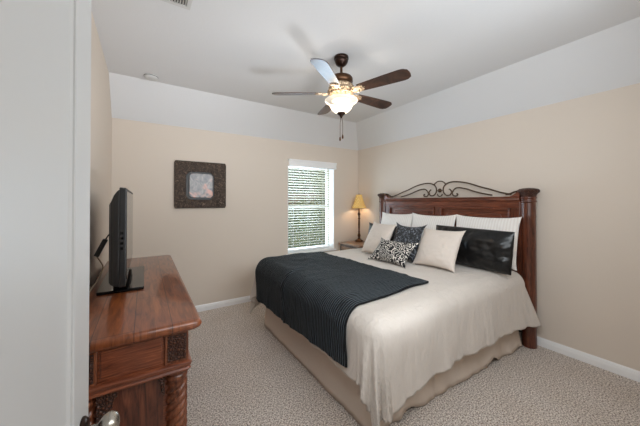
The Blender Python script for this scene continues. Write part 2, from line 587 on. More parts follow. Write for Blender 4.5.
# ------------------------------------------------------------------ garden outside the window
struct(MB().box(-2, 12, 0.24, 14, -0.6, -0.5).build('ground', MAT['lawn'], smooth=False))
def foliage(cx, cy, cz, rx, ry, rz, n, size, seed):
    rnd = random.Random(seed)
    mb = MB()
    for _ in range(n):
        while True:
            p = Vector((rnd.uniform(-1, 1), rnd.uniform(-1, 1), rnd.uniform(-1, 1)))
            if 0.25 < p.length < 1: break
        c = Vector((cx + p.x * rx, cy + p.y * ry, cz + p.z * rz))
        d = Vector((rnd.uniform(-1, 1), rnd.uniform(-1, 1), rnd.uniform(-.6, 1))).normalized()
        s = d.orthogonal().normalized()
        s.rotate(Matrix.Rotation(rnd.uniform(0, 6.28), 3, d))
        t = d.cross(s)
        L = size * rnd.uniform(0.6, 1.3)
        k = len(mb.v)
        mb.v += [tuple(c - s * L), tuple(c + t * L * 0.45), tuple(c + s * L), tuple(c - t * L * 0.45)]
        mb.f.append([k, k + 1, k + 2, k + 3])
    return mb
GZ = -0.5
bushes = [(3.6, 1.9, 0.55, 0.75, 0.6, 0.95, 'rounded green shrub just outside the window, nearest the glass', 1),
          (5.0, 2.9, 0.6, 0.85, 0.7, 1.05, 'green shrub outside the window, right of the nearest shrub', 2)]
for (x, y, cz, rx, ry, rz, lab, sd) in bushes:
    t = thing('shrub', lab, 'shrub', (x, y, GZ))
    foliage(x, y, cz, rx, ry, rz, 5200, 0.065, sd).build('foliage', MAT['leaf'], t, smooth=False, fix=False)
    MB().tube([(x, y, GZ - 0.02), (x + .02, y, 0.2), (x, y + .02, 0.7)], [0.05, 0.04, 0.02], 8).build('stem', MAT['bark'], t)
for (x, y, r, lab, sd) in [(4.6, 5.6, 1.55, 'leafy garden tree beyond the fence seen through the left of the window', 3),
                           (9.0, 7.4, 1.6, 'leafy garden tree beyond the fence seen through the right of the window', 4)]:
    t = thing('tree', lab, 'tree', (x, y, GZ))
    foliage(x, y, 2.7, r, r, 1.5, 6500, 0.12, sd).build('crown', MAT['leaf'], t, smooth=False, fix=False)
    MB().tube([(x, y, GZ - 0.02), (x + .05, y, 1.0), (x, y + .05, 2.4)], [0.14, 0.11, 0.06], 10).build('trunk', MAT['bark'], t)
fe = thing('fence', 'weathered tan board fence across the garden behind the shrubs', 'fence', (5.5, 4.2, GZ))
fb = MB()
x = 1.0
while x < 10.2:
    fb.box(x, x + 0.14, 4.2, 4.22, GZ, 1.75)
    x += 0.146
fb.build('boards', MAT['fencewood'], fe, smooth=False)
MB().box(1.0, 10.2, 4.22, 4.26, 0.9, 1.0).box(1.0, 10.2, 4.22, 4.26, -0.2, -0.1).build('rail', MAT['fencewood'], fe, smooth=False)

# ------------------------------------------------------------------ open door in the foreground
hinge = Vector((0.151, -3.872, 0.012))
edge = Vector((0.210, -3.052, 0.012))
dv = edge - hinge
DWID = dv.length
ang = math.atan2(dv.y, dv.x)
MD = Matrix.Translation(hinge) @ Matrix.Rotation(ang, 4, 'Z')       # local x along the leaf, -y towards the camera side
dl = MB()
st = 0.122
th = 0.035
zs = [(0.0, 0.22), (0.74, 0.86), (1.92, 2.03)]
body = MB()
body.box(0, st, 0, th, 0, 2.03).box(DWID - st, DWID, 0, th, 0, 2.03)
for a, b in zs: body.box(st, DWID - st, 0, th, a, b)
for a, b in ((0.22, 0.74), (0.86, 1.92)):
    body.box(st, DWID - st, 0.007, th - 0.007, a, b)
    for s in (0, 1):
        y0, y1 = (0.0, 0.007) if s == 0 else (th, th - 0.007)
        n = len(body.v)
        x0, x1, w = st, DWID - st, 0.016
        body.v += [(x0, y0, a), (x1, y0, a), (x1, y0, b), (x0, y0, b), (x0 + w, y1, a + w), (x1 - w, y1, a + w), (x1 - w, y1, b - w), (x0 + w, y1, b - w)]
        for i in range(4):
            j = (i + 1) % 4
            body.f.append([n + i, n + j, n + 4 + j, n + 4 + i])
        lip = [(x0 + 0.004, a + 0.004), (x1 - 0.004, a + 0.004), (x1 - 0.004, b - 0.004), (x0 + 0.004, b - 0.004)]
        body.tube([(px, y0 + (0.001 if s == 0 else -0.001), pz) for px, pz in lip], 0.0035, 6, closed=True)
dl.add(body, MD)
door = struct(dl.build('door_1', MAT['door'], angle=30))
def knob(side):
    c = MB()
    c.lathe(0, 0, [(0.0335, 0), (0.0335, 0.004), (0.028, 0.010), (0.014, 0.012), (0.011, 0.018), (0.011, 0.030), (0.016, 0.034), (0.024, 0.040), (0.0285, 0.049), (0.0285, 0.056), (0.023, 0.066), (0.012, 0.071), (0.002, 0.072)], 32)
    y = 0 if side < 0 else th
    return c, MD @ Matrix.Translation((DWID - 0.062, y, 0.925)) @ Matrix.Rotation(R(90) if side < 0 else R(-90), 4, 'X')
for sd in (-1, 1):
    c, M = knob(sd)
    ros = MB(); kb = MB()
    seg = 32
    a = MB().lathe(0, 0, [(0.0335, 0), (0.0335, 0.004), (0.028, 0.010), (0.013, 0.012)], 32)
    b = MB().lathe(0, 0, [(0.011, 0.011), (0.011, 0.030), (0.016, 0.034), (0.024, 0.040), (0.0285, 0.049), (0.0285, 0.056), (0.023, 0.066), (0.012, 0.071), (0.002, 0.072)], 32)
    r_ = ros.add(a, M).build('rosette', MAT['dbronze'], door, angle=60)
    r_['label'] = 'dark bronze knob rosette'
    k_ = kb.add(b, M).build('door_knob', MAT['nickel'], door, angle=60)
    k_['label'] = 'satin nickel door knob'

# ------------------------------------------------------------------ dresser
DXA, DXB, DYA, DYB, DT = 0.03, 0.556, -2.570, -0.715, 0.92
dr = thing('dresser', 'reddish-brown carved wood dresser with twisted corner columns along the left wall', 'dresser', (0.29, -1.64, 0))
tp = MB()
def rrect(x0, x1, y0, y1, r, k=5):
    pts = []
    for cx, cy, a0 in ((x1 - r, y0 + r, -90), (x1 - r, y1 - r, 0), (x0 + r, y1 - r, 90), (x0 + r, y0 + r, 180)):
        for i in range(k + 1):
            t = R(a0 + 90 * i / k)
            pts.append((cx + r * cos(t), cy + r * sin(t)))
    return pts
layers = [(0.022, DT - 0.048), (0.014, DT - 0.044), (0.004, DT - 0.036), (0.0, DT - 0.026), (0.001, DT - 0.014), (0.007, DT - 0.004), (0.016, DT)]
rings = []
for ins, z in layers:
    rings.append([(px, py, z) for px, py in rrect(DXA + ins, DXB - ins, DYA + ins, DYB - ins, 0.035)])
n = len(rings[0])
for rg in rings: tp.v += rg
for i in range(len(rings) - 1):
    for k in range(n):
        tp.f.append([i * n + k, i * n + (k + 1) % n, (i + 1) * n + (k + 1) % n, (i + 1) * n + k])
tp.f.append(list(range(n))[::-1]); tp.f.append([(len(rings) - 1) * n + k for k in range(n)])
tp.build('dresser_top', MAT['dresser_top'], dr, angle=50)
X0, X1, Y0, Y1 = 0.07, 0.50, -2.54, -0.745
# carcass set back behind the frame
cb = MB().box(X0 + 0.01, X1 - 0.02, Y0 + 0.035, Y1 - 0.035, 0.10, DT - 0.05)
cb.build('carcass', MAT['dresser_side'], dr, bevel=0.003, smooth=False)
# frieze band with carved corner blocks
ZF0, ZF1 = 0.735, DT - 0.047
bw = 0.098
for sy, yy in ((0, Y0), (1, Y1)):
    ya, yb = (yy, yy + bw) if sy == 0 else (yy - bw, yy)
    for xa, xb in ((X1 - bw, X1), (X0, X0 + bw)):
        MB().box(xa, xb, ya, yb, ZF0, ZF1).build('carved_block', MAT['dresser_post'], dr, bevel=0.004, smooth=False)
        cbk = dr.children[-1] if False else None
# carved faces on the near end blocks and on the front
def carved_face(x0, x1, z0, z1, yface):
    mb = MB()
    nu, nv = 22, 26
    def f(i, j):
        u, v = i / (nu - 1), j / (nv - 1)
        e = min(u, 1 - u, v, 1 - v)
        d = 0.003 if e < 0.001 else 0.004 + 0.005 * abs(sin(u * pi * 2.5) * cos(v * pi * 3)) * min(1, e * 9)
        return (x0 + (x1 - x0) * u, yface - d, z0 + (z1 - z0) * v)
    mb.grid(f, nu, nv)
    return mb
for xa, xb in ((X1 - bw, X1), (X0, X0 + bw)):
    carved_face(xa + 0.012, xb - 0.010, ZF0 + 0.012, ZF1 - 0.010, Y0 + 0.002).build('carved_rosette', MAT['carved'], dr, solid=0.006)
# plain frieze panel between the blocks (near end)
MB().box(X0 + bw, X1 - bw, Y0 + 0.010, Y0 + 0.036, ZF0, ZF1).build('end_panel', MAT['dresser_side'], dr, bevel=0.002, smooth=False)
MB().box(X0 + bw + 0.010, X1 - bw - 0.010, Y0 + 0.004, Y0 + 0.010, ZF0 + 0.012, ZF1 - 0.006).build('raised_panel', MAT['dresser_side'], dr, bevel=0.003, smooth=False)
# waist moulding
wm = MB()
wl = [(0.0, 0.690), (0.006, 0.692), (0.010, 0.700), (0.006, 0.708), (0.012, 0.716), (0.014, 0.727), (0.006, 0.735), (0.0, 0.736)]
rings = [[(px, py, z) for px, py in rrect(X0 - o_, X1 + o_, Y0 - o_, Y1 + o_, 0.012)] for o_, z in wl]
n = len(rings[0]); k0 = 0
for rg in rings: wm.v += rg
for i in range(len(rings) - 1):
    for k in range(n):
        wm.f.append([i * n + k, i * n + (k + 1) % n, (i + 1) * n + (k + 1) % n, (i + 1) * n + k])
wm.f.append(list(range(n))[::-1]); wm.f.append([(len(rings) - 1) * n + k for k in range(n)])
wm.build('waist_moulding', MAT['dresser_side'], dr, angle=40)
# twisted columns
def column(cx, cy):
    mb = MB()
    prof = [(0.044, 0.10), (0.046, 0.12), (0.040, 0.135), (0.046, 0.15), (0.040, 0.16)]
    zz = 0.165
    while zz < 0.64:
        prof.append((0.044, zz)); zz += 0.005
    prof += [(0.040, 0.645), (0.047, 0.655), (0.047, 0.664), (0.040, 0.672), (0.046, 0.682), (0.046, 0.692)]
    def warp(t, z):
        if 0.163 < z < 0.643:
            s = 0.5 + 0.5 * cos(4 * (t - z * 40))
            return 0.80 + 0.26 * s ** 0.6
        return 1.0
    mb.lathe(cx, cy, prof, 48, True, warp)
    return mb
for cx in (X1 - 0.046, X0 + 0.046):
    for cy in (Y0 + 0.046, Y1 - 0.046):
        column(cx, cy).build('twisted_column', MAT['dresser_post'], dr, angle=70)
# near-end recessed panel with stiles and a carved bracket at each upper corner
MB().box(X0 + 0.10, X1 - 0.10, Y0 + 0.028, Y0 + 0.036, 0.13, 0.69).build('recessed_panel', MAT['cherry_v'], dr, smooth=False)
def bracket(x0, x1, z0, z1, flip):
    pts = [(0, 1), (1, 1), (1, 0.86), (0.82, 0.80), (0.74, 0.62), (0.52, 0.58), (0.46, 0.40), (0.50, 0.22), (0.36, 0.10), (0.16, 0.0), (0, 0)]
    pl = [((x0 + u * (x1 - x0)) if not flip else (x1 - u * (x1 - x0)), z0 + v * (z1 - z0)) for u, v in pts]
    return MB().prism(pl, Y0 + 0.008, Y0 + 0.034, lambda u, v, h: (u, h, v))
bracket(X0 + 0.095, X0 + 0.165, 0.50, 0.69, False).build('corner_bracket', MAT['carved'], dr, bevel=0.003, smooth=False)
bracket(X1 - 0.125, X1 - 0.095, 0.60, 0.69, True).build('corner_bracket', MAT['carved'], dr, bevel=0.003, smooth=False)
# plinth and feet
MB().box(X0 - 0.008, X1 + 0.008, Y0 - 0.008, Y1 + 0.008, 0.05, 0.105).build('plinth', MAT['dresser_side'], dr, bevel=0.008, smooth=False)
for cx in (X1 - 0.05, X0 + 0.05):
    for cy in (Y0 + 0.05, Y1 - 0.05):
        MB().lathe(cx, cy, [(0.03, 0.0), (0.046, 0.012), (0.050, 0.03), (0.040, 0.052)], 20).build('foot', MAT['dresser_post'], dr, angle=60)
# drawers on the long front
cols = 3
ys = [Y0 + 0.10 + i * ((Y1 - Y0 - 0.20) / cols) for i in range(cols + 1)]
rows = [(0.12, 0.40), (0.41, 0.685), (0.745, 0.865)]
for i in range(cols):
    for (za, zb) in rows:
        dw = MB().box(X1 - 0.022, X1 - 0.004, ys[i] + 0.008, ys[i + 1] - 0.008, za, zb).build('drawer', MAT['dresser_side'], dr, bevel=0.006, smooth=False)
        yc, zc = 0.5 * (ys[i] + ys[i + 1]), 0.5 * (za + zb)
        kb = MB()
        a = MB().lathe(0, 0, [(0.008, 0), (0.008, 0.012), (0.017, 0.018), (0.018, 0.024), (0.010, 0.030), (0.002, 0.031)], 16)
        kb.add(a, Matrix.Translation((X1 - 0.005, yc, zc)) @ Matrix.Rotation(R(90), 4, 'Y'))
        kb.build('drawer_knob', MAT['dbronze'], dw, angle=60)

# ------------------------------------------------------------------ television
TZ0, TZ1, TYA, TYB = 0.985, 1.55, -2.05, -1.10
tv = thing('television', 'black flat-panel television on a glossy stand, seen edge-on, on the dresser', 'television', (0.2, -1.58, DT))
MB().prism([(0.2055, TZ0), (0.236, TZ0 + 0.003), (0.238, TZ1 - 0.004), (0.205, TZ1)], TYA, TYB, lambda u, v, h: (u, h, v)).build('bezel', MAT['black'], tv, bevel=0.005, smooth=False)
MB().box(0.2345, 0.2395, TYA + 0.022, TYB - 0.022, TZ0 + 0.04, TZ1 - 0.022).build('screen', MAT['screen'], tv, smooth=False)
bs = MB()
out = [(TYA + 0.004, TYB - 0.004, TZ0 + 0.004, TZ1 - 0.012, 0.206), (TYA + 0.006, TYB - 0.006, TZ0 + 0.006, TZ1 - 0.022, 0.195), (TYA + 0.012, TYB - 0.012, TZ0 + 0.010, TZ1 - 0.045, 0.180), (TYA + 0.03, TYB - 0.03, TZ0 + 0.014, TZ1 - 0.082, 0.165), (TYA + 0.06, TYB - 0.06, TZ0 + 0.02, TZ1 - 0.10, 0.155)]
for ya, yb, za, zb, xx in out: bs.v += [(xx, ya, za), (xx, yb, za), (xx, yb, zb), (xx, ya, zb)]
for i in range(len(out) - 1):
    for k in range(4):
        bs.f.append([i * 4 + k, i * 4 + (k + 1) % 4, i * 4 + 4 + (k + 1) % 4, i * 4 + 4 + k])
bs.f.append([0, 1, 2, 3]); q = 4 * (len(out) - 1); bs.f.append([q, q + 1, q + 2, q + 3])
bs.build('back_shell', MAT['black'], tv, bevel=0.004, smooth=False)
MB().box(0.150, 0.20, -1.66, -1.50, DT + 0.018, TZ0 + 0.06).build('stand_neck', MAT['black'], tv, bevel=0.008, smooth=False)
sp = MB().prism(rrect(0.09, 0.324, -1.91, -1.27, 0.012), DT + 0.001, DT + 0.019, lambda u, v, h: (u, v, h))
sp.build('stand_base', MAT['gloss'], tv, bevel=0.003, smooth=False)
bt_ = MB()
for k in range(4): bt_.box(0.212, 0.224, TYA - 0.003, TYA + 0.002, 1.20 + k * 0.028, 1.212 + k * 0.028)
bt_.build('side_buttons', MAT['gloss'], tv, smooth=False)

ad = thing('power_adapter', 'small black adapter box dangling on a beige cable behind the television', 'adapter', (0.10, -1.80, 1.15))
bx = MB().box(-0.013, 0.013, -0.018, 0.018, -0.055, 0.055)
MB().add(bx, Matrix.Translation((0.10, -1.80, 1.185)) @ Matrix.Rotation(R(24), 4, 'Y')).build('adapter_body', MAT['black'], ad, bevel=0.004, smooth=False)
def smoothpath(P, n=24):
    P = [Vector(p) for p in P]
    out = []
    Q = [P[0]] + P + [P[-1]]
    for i in range(1, len(Q) - 2):
        for k in range(n):
            t = k / n
            p0, p1, p2, p3 = Q[i - 1], Q[i], Q[i + 1], Q[i + 2]
            out.append(0.5 * ((2 * p1) + (-p0 + p2) * t + (2 * p0 - 5 * p1 + 4 * p2 - p3) * t * t + (-p0 + 3 * p1 - 3 * p2 + p3) * t ** 3))
    out.append(P[-1])
    return out
MB().tube(smoothpath([(0.122, -1.80, 1.235), (0.138, -1.79, 1.262), (0.153, -1.775, 1.272)], 8), 0.004, 8).build('plug_lead', MAT['black'], ad)
MB().tube(smoothpath([(0.080, -1.80, 1.132), (0.10, -1.81, 1.10), (0.112, -1.82, 1.06), (0.09, -1.87, 1.0), (0.06, -1.96, 0.955), (0.042, -2.06, 0.926), (0.04, -2.2, 0.9245), (0.045, -2.4, 0.9245)], 10), 0.0035, 8).build('cable', MAT['cord'], ad)

# ------------------------------------------------------------------ picture on the far wall
PX0, PX1, PZ0, PZ1 = 0.638, 1.280, 1.382, 2.000
pic = thing('wall_picture', 'square hammered-bronze framed picture on the far wall left of the window', 'picture', (0.96, 0, 1.69))
ix0, ix1, iz0, iz1 = 0.775, 1.125, 1.495, 1.865
def chamf(x0, x1, z0, z1, c): return [(x0 + c, z0), (x1 - c, z0), (x1, z0 + c), (x1, z1 - c), (x1 - c, z1), (x0 + c, z1), (x0, z1 - c), (x0, z0 + c)]
pf = MB()
# frame ring from outer rectangle to inner opening, as a raised relief
N = 96
def rectpt(x0, x1, z0, z1, t, c=0.0):
    cx, cz = (x0 + x1) / 2, (z0 + z1) / 2
    a = 2 * pi * t
    dx, dz = cos(a), sin(a)
    s = 1 / max(abs(dx) / ((x1 - x0) / 2), abs(dz) / ((z1 - z0) / 2))
    if c:
        hx, hz = (x1 - x0) / 2, (z1 - z0) / 2
        lim = (hx + hz - c)
        s = min(s, lim / (abs(dx) + abs(dz)))
    return cx + dx * s, cz + dz * s
ts = [i / N + 0.5 / N * 0 for i in range(N)]
lay = [(0, -0.001, 0), (0, -0.026, 0), (0.015, -0.032, 0), (0.5, -0.034, 1), (0.92, -0.030, 0), (1.0, -0.024, 0), (1.0, -0.004, 0)]
nl = len(lay)
for (k, y, rel) in lay:
    for t in ts:
        a = rectpt(PX0, PX1, PZ0, PZ1, t); b = rectpt(ix0, ix1, iz0, iz1, t, 0.05)
        pf.v.append((a[0] + (b[0] - a[0]) * k, y, a[1] + (b[1] - a[1]) * k))
for i in range(nl - 1):
    for k in range(N):
        pf.f.append([i * N + k, i * N + (k + 1) % N, (i + 1) * N + (k + 1) % N, (i + 1) * N + k])
pf.build('picture_frame', MAT['artframe'], pic, angle=50)
dk = MB().prism(chamf(ix0 - 0.005, ix1 + 0.005, iz0 - 0.005, iz1 + 0.005, 0.05), -0.002, -0.010, lambda u, v, h: (u, h, v)).build('liner', MAT['black'], pic, smooth=False)
MB().prism(chamf(ix0 + 0.035, ix1 - 0.02, iz0 + 0.025, iz1 - 0.022, 0.03), -0.010, -0.028, lambda u, v, h: (u, h, v)).build('print', MAT['print'], pic, bevel=0.006, smooth=False)

# ------------------------------------------------------------------ ceiling fan
FX, FY = 1.87, -1.91
fan = thing('ceiling_fan', 'five-blade bronze ceiling fan with a lit glass bowl under the ceiling', 'ceiling fan', (FX, FY, HC))
MB().lathe(FX, FY, [(0.066, HC), (0.069, HC - 0.012), (0.069, HC - 0.024), (0.062, HC - 0.030), (0.064, HC - 0.040), (0.060, HC - 0.052), (0.050, HC - 0.072), (0.030, HC - 0.088), (0.018, HC - 0.093)], 32).build('canopy', MAT['dbronze'], fan, angle=50)
MB().lathe(FX, FY, [(0.012, HC - 0.09), (0.012, 2.645)], 16).build('downrod', MAT['bronze'], fan, angle=50)
MB().lathe(FX, FY, [(0.02, 2.665), (0.026, 2.652), (0.070, 2.646), (0.098, 2.634), (0.108, 2.618), (0.108, 2.590), (0.100, 2.578), (0.104, 2.570), (0.104, 2.562)], 40).build('motor_housing', MAT['bronze'], fan, angle=50)
MB().lathe(FX, FY, [(0.100, 2.562), (0.110, 2.555), (0.116, 2.540), (0.110, 2.528), (0.122, 2.515), (0.124, 2.498), (0.110, 2.486), (0.114, 2.474), (0.100, 2.462), (0.086, 2.450), (0.070, 2.440)], 60, True, lambda t, z: 1 + 0.05 * cos(t * 15) * (1 if 2.46 < z < 2.55 else 0)).build('filigree_band', MAT['gold'], fan, angle=50)
MB().lathe(FX, FY, [(0.062, 2.445), (0.062, 2.425), (0.085, 2.418), (0.085, 2.412)], 32).build('fitter', MAT['gold'], fan, angle=50)
for k in range(5):
    a = 2 * pi * k / 5 + R(1.0)
    M = Matrix.Translation((FX, FY, 2.488)) @ Matrix.Rotation(a, 4, 'Z') @ Matrix.Rotation(R(-13), 4, 'X')
    pl = [(0.185, -0.050), (0.30, -0.058), (0.45, -0.066), (0.58, -0.071), (0.615, -0.066), (0.645, -0.045), (0.652, -0.015), (0.652, 0.015), (0.645, 0.045), (0.615, 0.066), (0.58, 0.071), (0.45, 0.066), (0.30, 0.058), (0.185, 0.050)]
    b = MB().prism(pl, -0.003, 0.003, lambda u, v, h: (u, v, h))
    bl_ = MB().add(b, M).build('blade', MAT['blade'], fan, bevel=0.0015, smooth=False)
    c = MB()
    c.prism([(0.10, -0.016), (0.15, -0.014), (0.175, -0.036), (0.215, -0.040), (0.235, -0.022), (0.225, -0.006), (0.250, 0.0), (0.225, 0.006), (0.235, 0.022), (0.215, 0.040), (0.175, 0.036), (0.15, 0.014), (0.10, 0.016)], -0.012, -0.0035, lambda u, v, h: (u, v, h))
    for s in (-1, 1):
        c.tube([(0.13 + 0.03 * (1 - cos(q * pi / 8)) * 0.9, s * (0.012 + 0.026 * sin(q * pi / 8)), -0.010) for q in range(9)], 0.006, 8)
    MB().add(c, M).build('blade_iron', MAT['gold'], bl_, angle=40)
bwl = MB()
prof = [(0.148, 2.424), (0.152, 2.416), (0.148, 2.404), (0.128, 2.394), (0.112, 2.378), (0.102, 2.358), (0.090, 2.336), (0.070, 2.314), (0.044, 2.300), (0.012, 2.296)]
bwl.lathe(FX, FY, prof, 48, False, lambda t, z: 1 + (0.02 * cos(t * 18) if z > 2.39 else 0))
bwl.build('glass_bowl', MAT['bowl'], fan, angle=70)
MB().lathe(FX, FY, [(0.040, 2.304), (0.038, 2.290), (0.022, 2.278), (0.014, 2.268), (0.009, 2.256), (0.002, 2.25)][::-1], 24).build('finial', MAT['dbronze'], fan, angle=50)
for k, (dx, zb) in enumerate(((-0.010, 2.075), (0.012, 2.095))):
    mb = MB().tube([(FX + dx * .4, FY - dx * .2, 2.262), (FX + dx, FY - dx * 0.5, 2.20), (FX + dx, FY - dx * 0.5, zb)], 0.0022, 6)
    ch = mb.build('pull_chain', MAT['bronze'], fan)
    MB().lathe(FX + dx, FY - dx * 0.5, [(0.003, zb + 0.004), (0.007, zb - 0.006), (0.009, zb - 0.022), (0.006, zb - 0.036), (0.001, zb - 0.04)], 12).build('chain_pull', MAT['bronze'], ch, angle=60)
lamp('fan_bulb', 'POINT', (FX, FY, 2.365), 11, (1.0, 0.94, 0.86), 0.09)

# ------------------------------------------------------------------ ceiling vent, smoke detector
vt = thing('ceiling_vent', 'white slatted air vent in the flat ceiling near the left wall', 'vent', (0.44, -1.97, HC))
vx0, vx1, vy0, vy1 = 0.29, 0.589, -2.10, -1.836
g = MB()
b_ = 0.028
g.box(vx0, vx1, vy0, vy0 + b_, HC - 0.010, HC).box(vx0, vx1, vy1 - b_, vy1, HC - 0.010, HC).box(vx0, vx0 + b_, vy0 + b_, vy1 - b_, HC - 0.010, HC).box(vx1 - b_, vx1, vy0 + b_, vy1 - b_, HC - 0.010, HC)
g.build('vent_frame', MAT['grille'], vt, bevel=0.003, smooth=False)
MB().box(vx0 + b_, vx1 - b_, vy0 + b_, vy1 - b_, HC - 0.0025, HC - 0.0005).build('duct', MAT['ventdark'], vt, smooth=False)
s_ = MB()
x = vx0 + b_ + 0.006
while x < vx1 - b_ - 0.004:
    s_.prism([(x, HC - 0.003), (x + 0.003, HC - 0.003), (x + 0.009, HC - 0.011), (x + 0.006, HC - 0.011)], vy0 + b_, vy1 - b_, lambda u, v, h: (u, h, v))
    x += 0.016
s_.build('louvers', MAT['grille'], vt, smooth=False)
sdx, sdy = 0.375, -0.485
sd = thing('smoke_detector', 'small white round smoke detector on the ceiling near the far left corner', 'smoke detector', (sdx, sdy, HC))
MB().lathe(sdx, sdy, [(0.066, HC), (0.066, HC - 0.016), (0.060, HC - 0.028), (0.040, HC - 0.036), (0.001, HC - 0.038)][::-1], 32).build('detector_body', MAT['grille'], sd, angle=50)
MB().lathe(sdx, sdy, [(0.0675, HC - 0.012), (0.0675, HC - 0.008)], 32).build('sensor_slot', MAT['ventdark'], sd, angle=50)

# ------------------------------------------------------------------ nightstand and lamp
nx0, nx1, ny0, ny1, nz = 3.225, 3.70, -0.60, -0.045, 0.75
ns = thing('nightstand', 'low tan-topped wooden nightstand in the corner between bed and window', 'nightstand', (3.46, -0.32, 0))
MB().box(nx0, nx1, ny0, ny1, nz - 0.03, nz).build('tabletop', MAT['nightwood'], ns, bevel=0.008, smooth=False)
MB().box(nx0 + 0.03, nx1 - 0.01, ny0 + 0.025, ny1 - 0.025, 0.16, nz - 0.03).build('cabinet_body', MAT['nightdark'], ns, bevel=0.003, smooth=False)
for za, zb in ((0.19, 0.43), (0.45, 0.69)):
    dw = MB().box(nx0 + 0.016, nx0 + 0.030, ny0 + 0.06, ny1 - 0.06, za, zb).build('drawer', MAT['nightwood'], ns, bevel=0.004, smooth=False)
    a = MB().lathe(0, 0, [(0.007, 0), (0.007, 0.010), (0.016, 0.016), (0.014, 0.024), (0.001, 0.027)], 16)
    MB().add(a, Matrix.Translation((nx0 + 0.017, (ny0 + ny1) / 2, (za + zb) / 2)) @ Matrix.Rotation(R(-90), 4, 'Y')).build('drawer_knob', MAT['dbronze'], dw, angle=60)
for x in (nx0 + 0.045, nx1 - 0.03):
    for y in (ny0 + 0.045, ny1 - 0.045):
        MB().box(x - 0.022, x + 0.022, y - 0.022, y + 0.022, 0.0, 0.72).build('leg', MAT['nightdark'], ns, bevel=0.004, smooth=False)
LX, LY = 3.58, -0.19
tl = thing('table_lamp', 'slim bronze candlestick lamp with lit amber shade on the nightstand', 'table lamp', (LX, LY, nz))
MB().lathe(LX, LY, [(0.072, nz + 0.001), (0.075, nz + 0.012), (0.066, nz + 0.024), (0.058, nz + 0.030), (0.030, nz + 0.040), (0.020, nz + 0.055), (0.016, nz + 0.07)], 28).build('lamp_base', MAT['bronze'], tl, angle=50)
MB().lathe(LX, LY, [(0.014, nz + 0.065), (0.020, nz + 0.085), (0.028, nz + 0.11), (0.020, nz + 0.14), (0.012, nz + 0.155), (0.022, nz + 0.17), (0.013, nz + 0.185), (0.016, nz + 0.25), (0.018, nz + 0.32), (0.014, nz + 0.40), (0.024, nz + 0.415), (0.013, nz + 0.43), (0.015, nz + 0.47), (0.026, nz + 0.49), (0.020, nz + 0.51), (0.012, nz + 0.53), (0.012, nz + 0.66)], 20).build('lamp_stem', MAT['bronze'], tl, angle=60)
nzs = nz + 0.03
shd = MB()
shd.lathe(LX, LY, [(0.128, nzs + 0.572), (0.118, nzs + 0.59), (0.098, nzs + 0.64), (0.080, nzs + 0.70), (0.062, nzs + 0.765), (0.052, nzs + 0.815)], 48, False, lambda t, z: 1 + 0.022 * cos(t * 24) + 0.03 * cos(t * 8) * (1 if z < nzs + 0.62 else 0.4))
shd.build('lamp_shade', MAT['shade'], tl, angle=70, solid=0.002)
MB().tube([(LX - 0.05, LY, nzs + 0.800), (LX, LY, nzs + 0.805), (LX + 0.05, LY, nzs + 0.800)], 0.002, 6).tube([(LX, LY, nzs + 0.60), (LX + .035, LY, nzs + 0.66), (LX + .02, LY, nzs + 0.74), (LX, LY, nzs + 0.805)], 0.002, 6).build('harp', MAT['bronze'], tl)
MB().lathe(LX, LY, [(0.004, nzs + 0.803), (0.009, nzs + 0.815), (0.006, nzs + 0.827), (0.001, nzs + 0.833)], 12).build('finial', MAT['bronze'], tl, angle=60)
lamp('bedside_bulb', 'POINT', (LX - 0.02, LY - 0.02, nz + 0.69), 1.8, (1.0, 0.84, 0.62), 0.03)

# ------------------------------------------------------------------ bed
BYC = -1.745
bed = thing('bed', 'king-size bed with dark cherry panelled headboard and iron scrollwork against the right wall', 'bed', (2.6, BYC, 0))
# headboard
HX0, HX1 = 3.60, 3.665
YL, YR = -0.742, -2.757       # post centres
hb = MB()
yi0, yi1 = YR + 0.065, YL - 0.065
hb.box(HX0 + 0.015, HX1, yi0, yi1, 0.30, 1.47)
head = hb.build('headboard', MAT['cherry_h'], bed, smooth=False)
ra = MB()
ra.prism([(3.570, 1.518), (3.572, 1.508), (3.582, 1.502), (3.580, 1.492), (3.592, 1.480), (3.596, 1.470), (3.680, 1.470), (3.690, 1.505), (3.690, 1.522), (3.58, 1.522)], yi0, yi1, lambda u, v, h: (u, h, v))
for ye, sg in ((yi0, 1), (yi1, -1)):
    ra.prism([(ye, 1.520), (ye, 1.572), (ye + sg * 0.02, 1.570), (ye + sg * 0.045, 1.552), (ye + sg * 0.065, 1.534), (ye + sg * 0.10, 1.520)], 3.585, 3.680, lambda u, v, h: (h, u, v))
ra.build('top_rail', MAT['cherry_h'], head, smooth=True, angle=50)
MB().box(3.598, 3.618, yi0, yi1, 1.40, 1.47).build('frieze', MAT['cherry_h'], head, bevel=0.003, smooth=False)
for yc in (yi1 - 0.045, BYC, yi0 + 0.045):
    w = 0.045
    MB().box(3.602, 3.618, yc - w, yc + w, 0.42, 1.40).build('stile', MAT['cherry_v'], head, bevel=0.003, smooth=False)
for y in (yi0 - 0.012, yi1 + 0.012):
    MB().box(3.590, 3.655, y - 0.016, y + 0.016, 0.30, 1.47).build('post_jamb', MAT['cherry_v'], head, bevel=0.004, smooth=False)
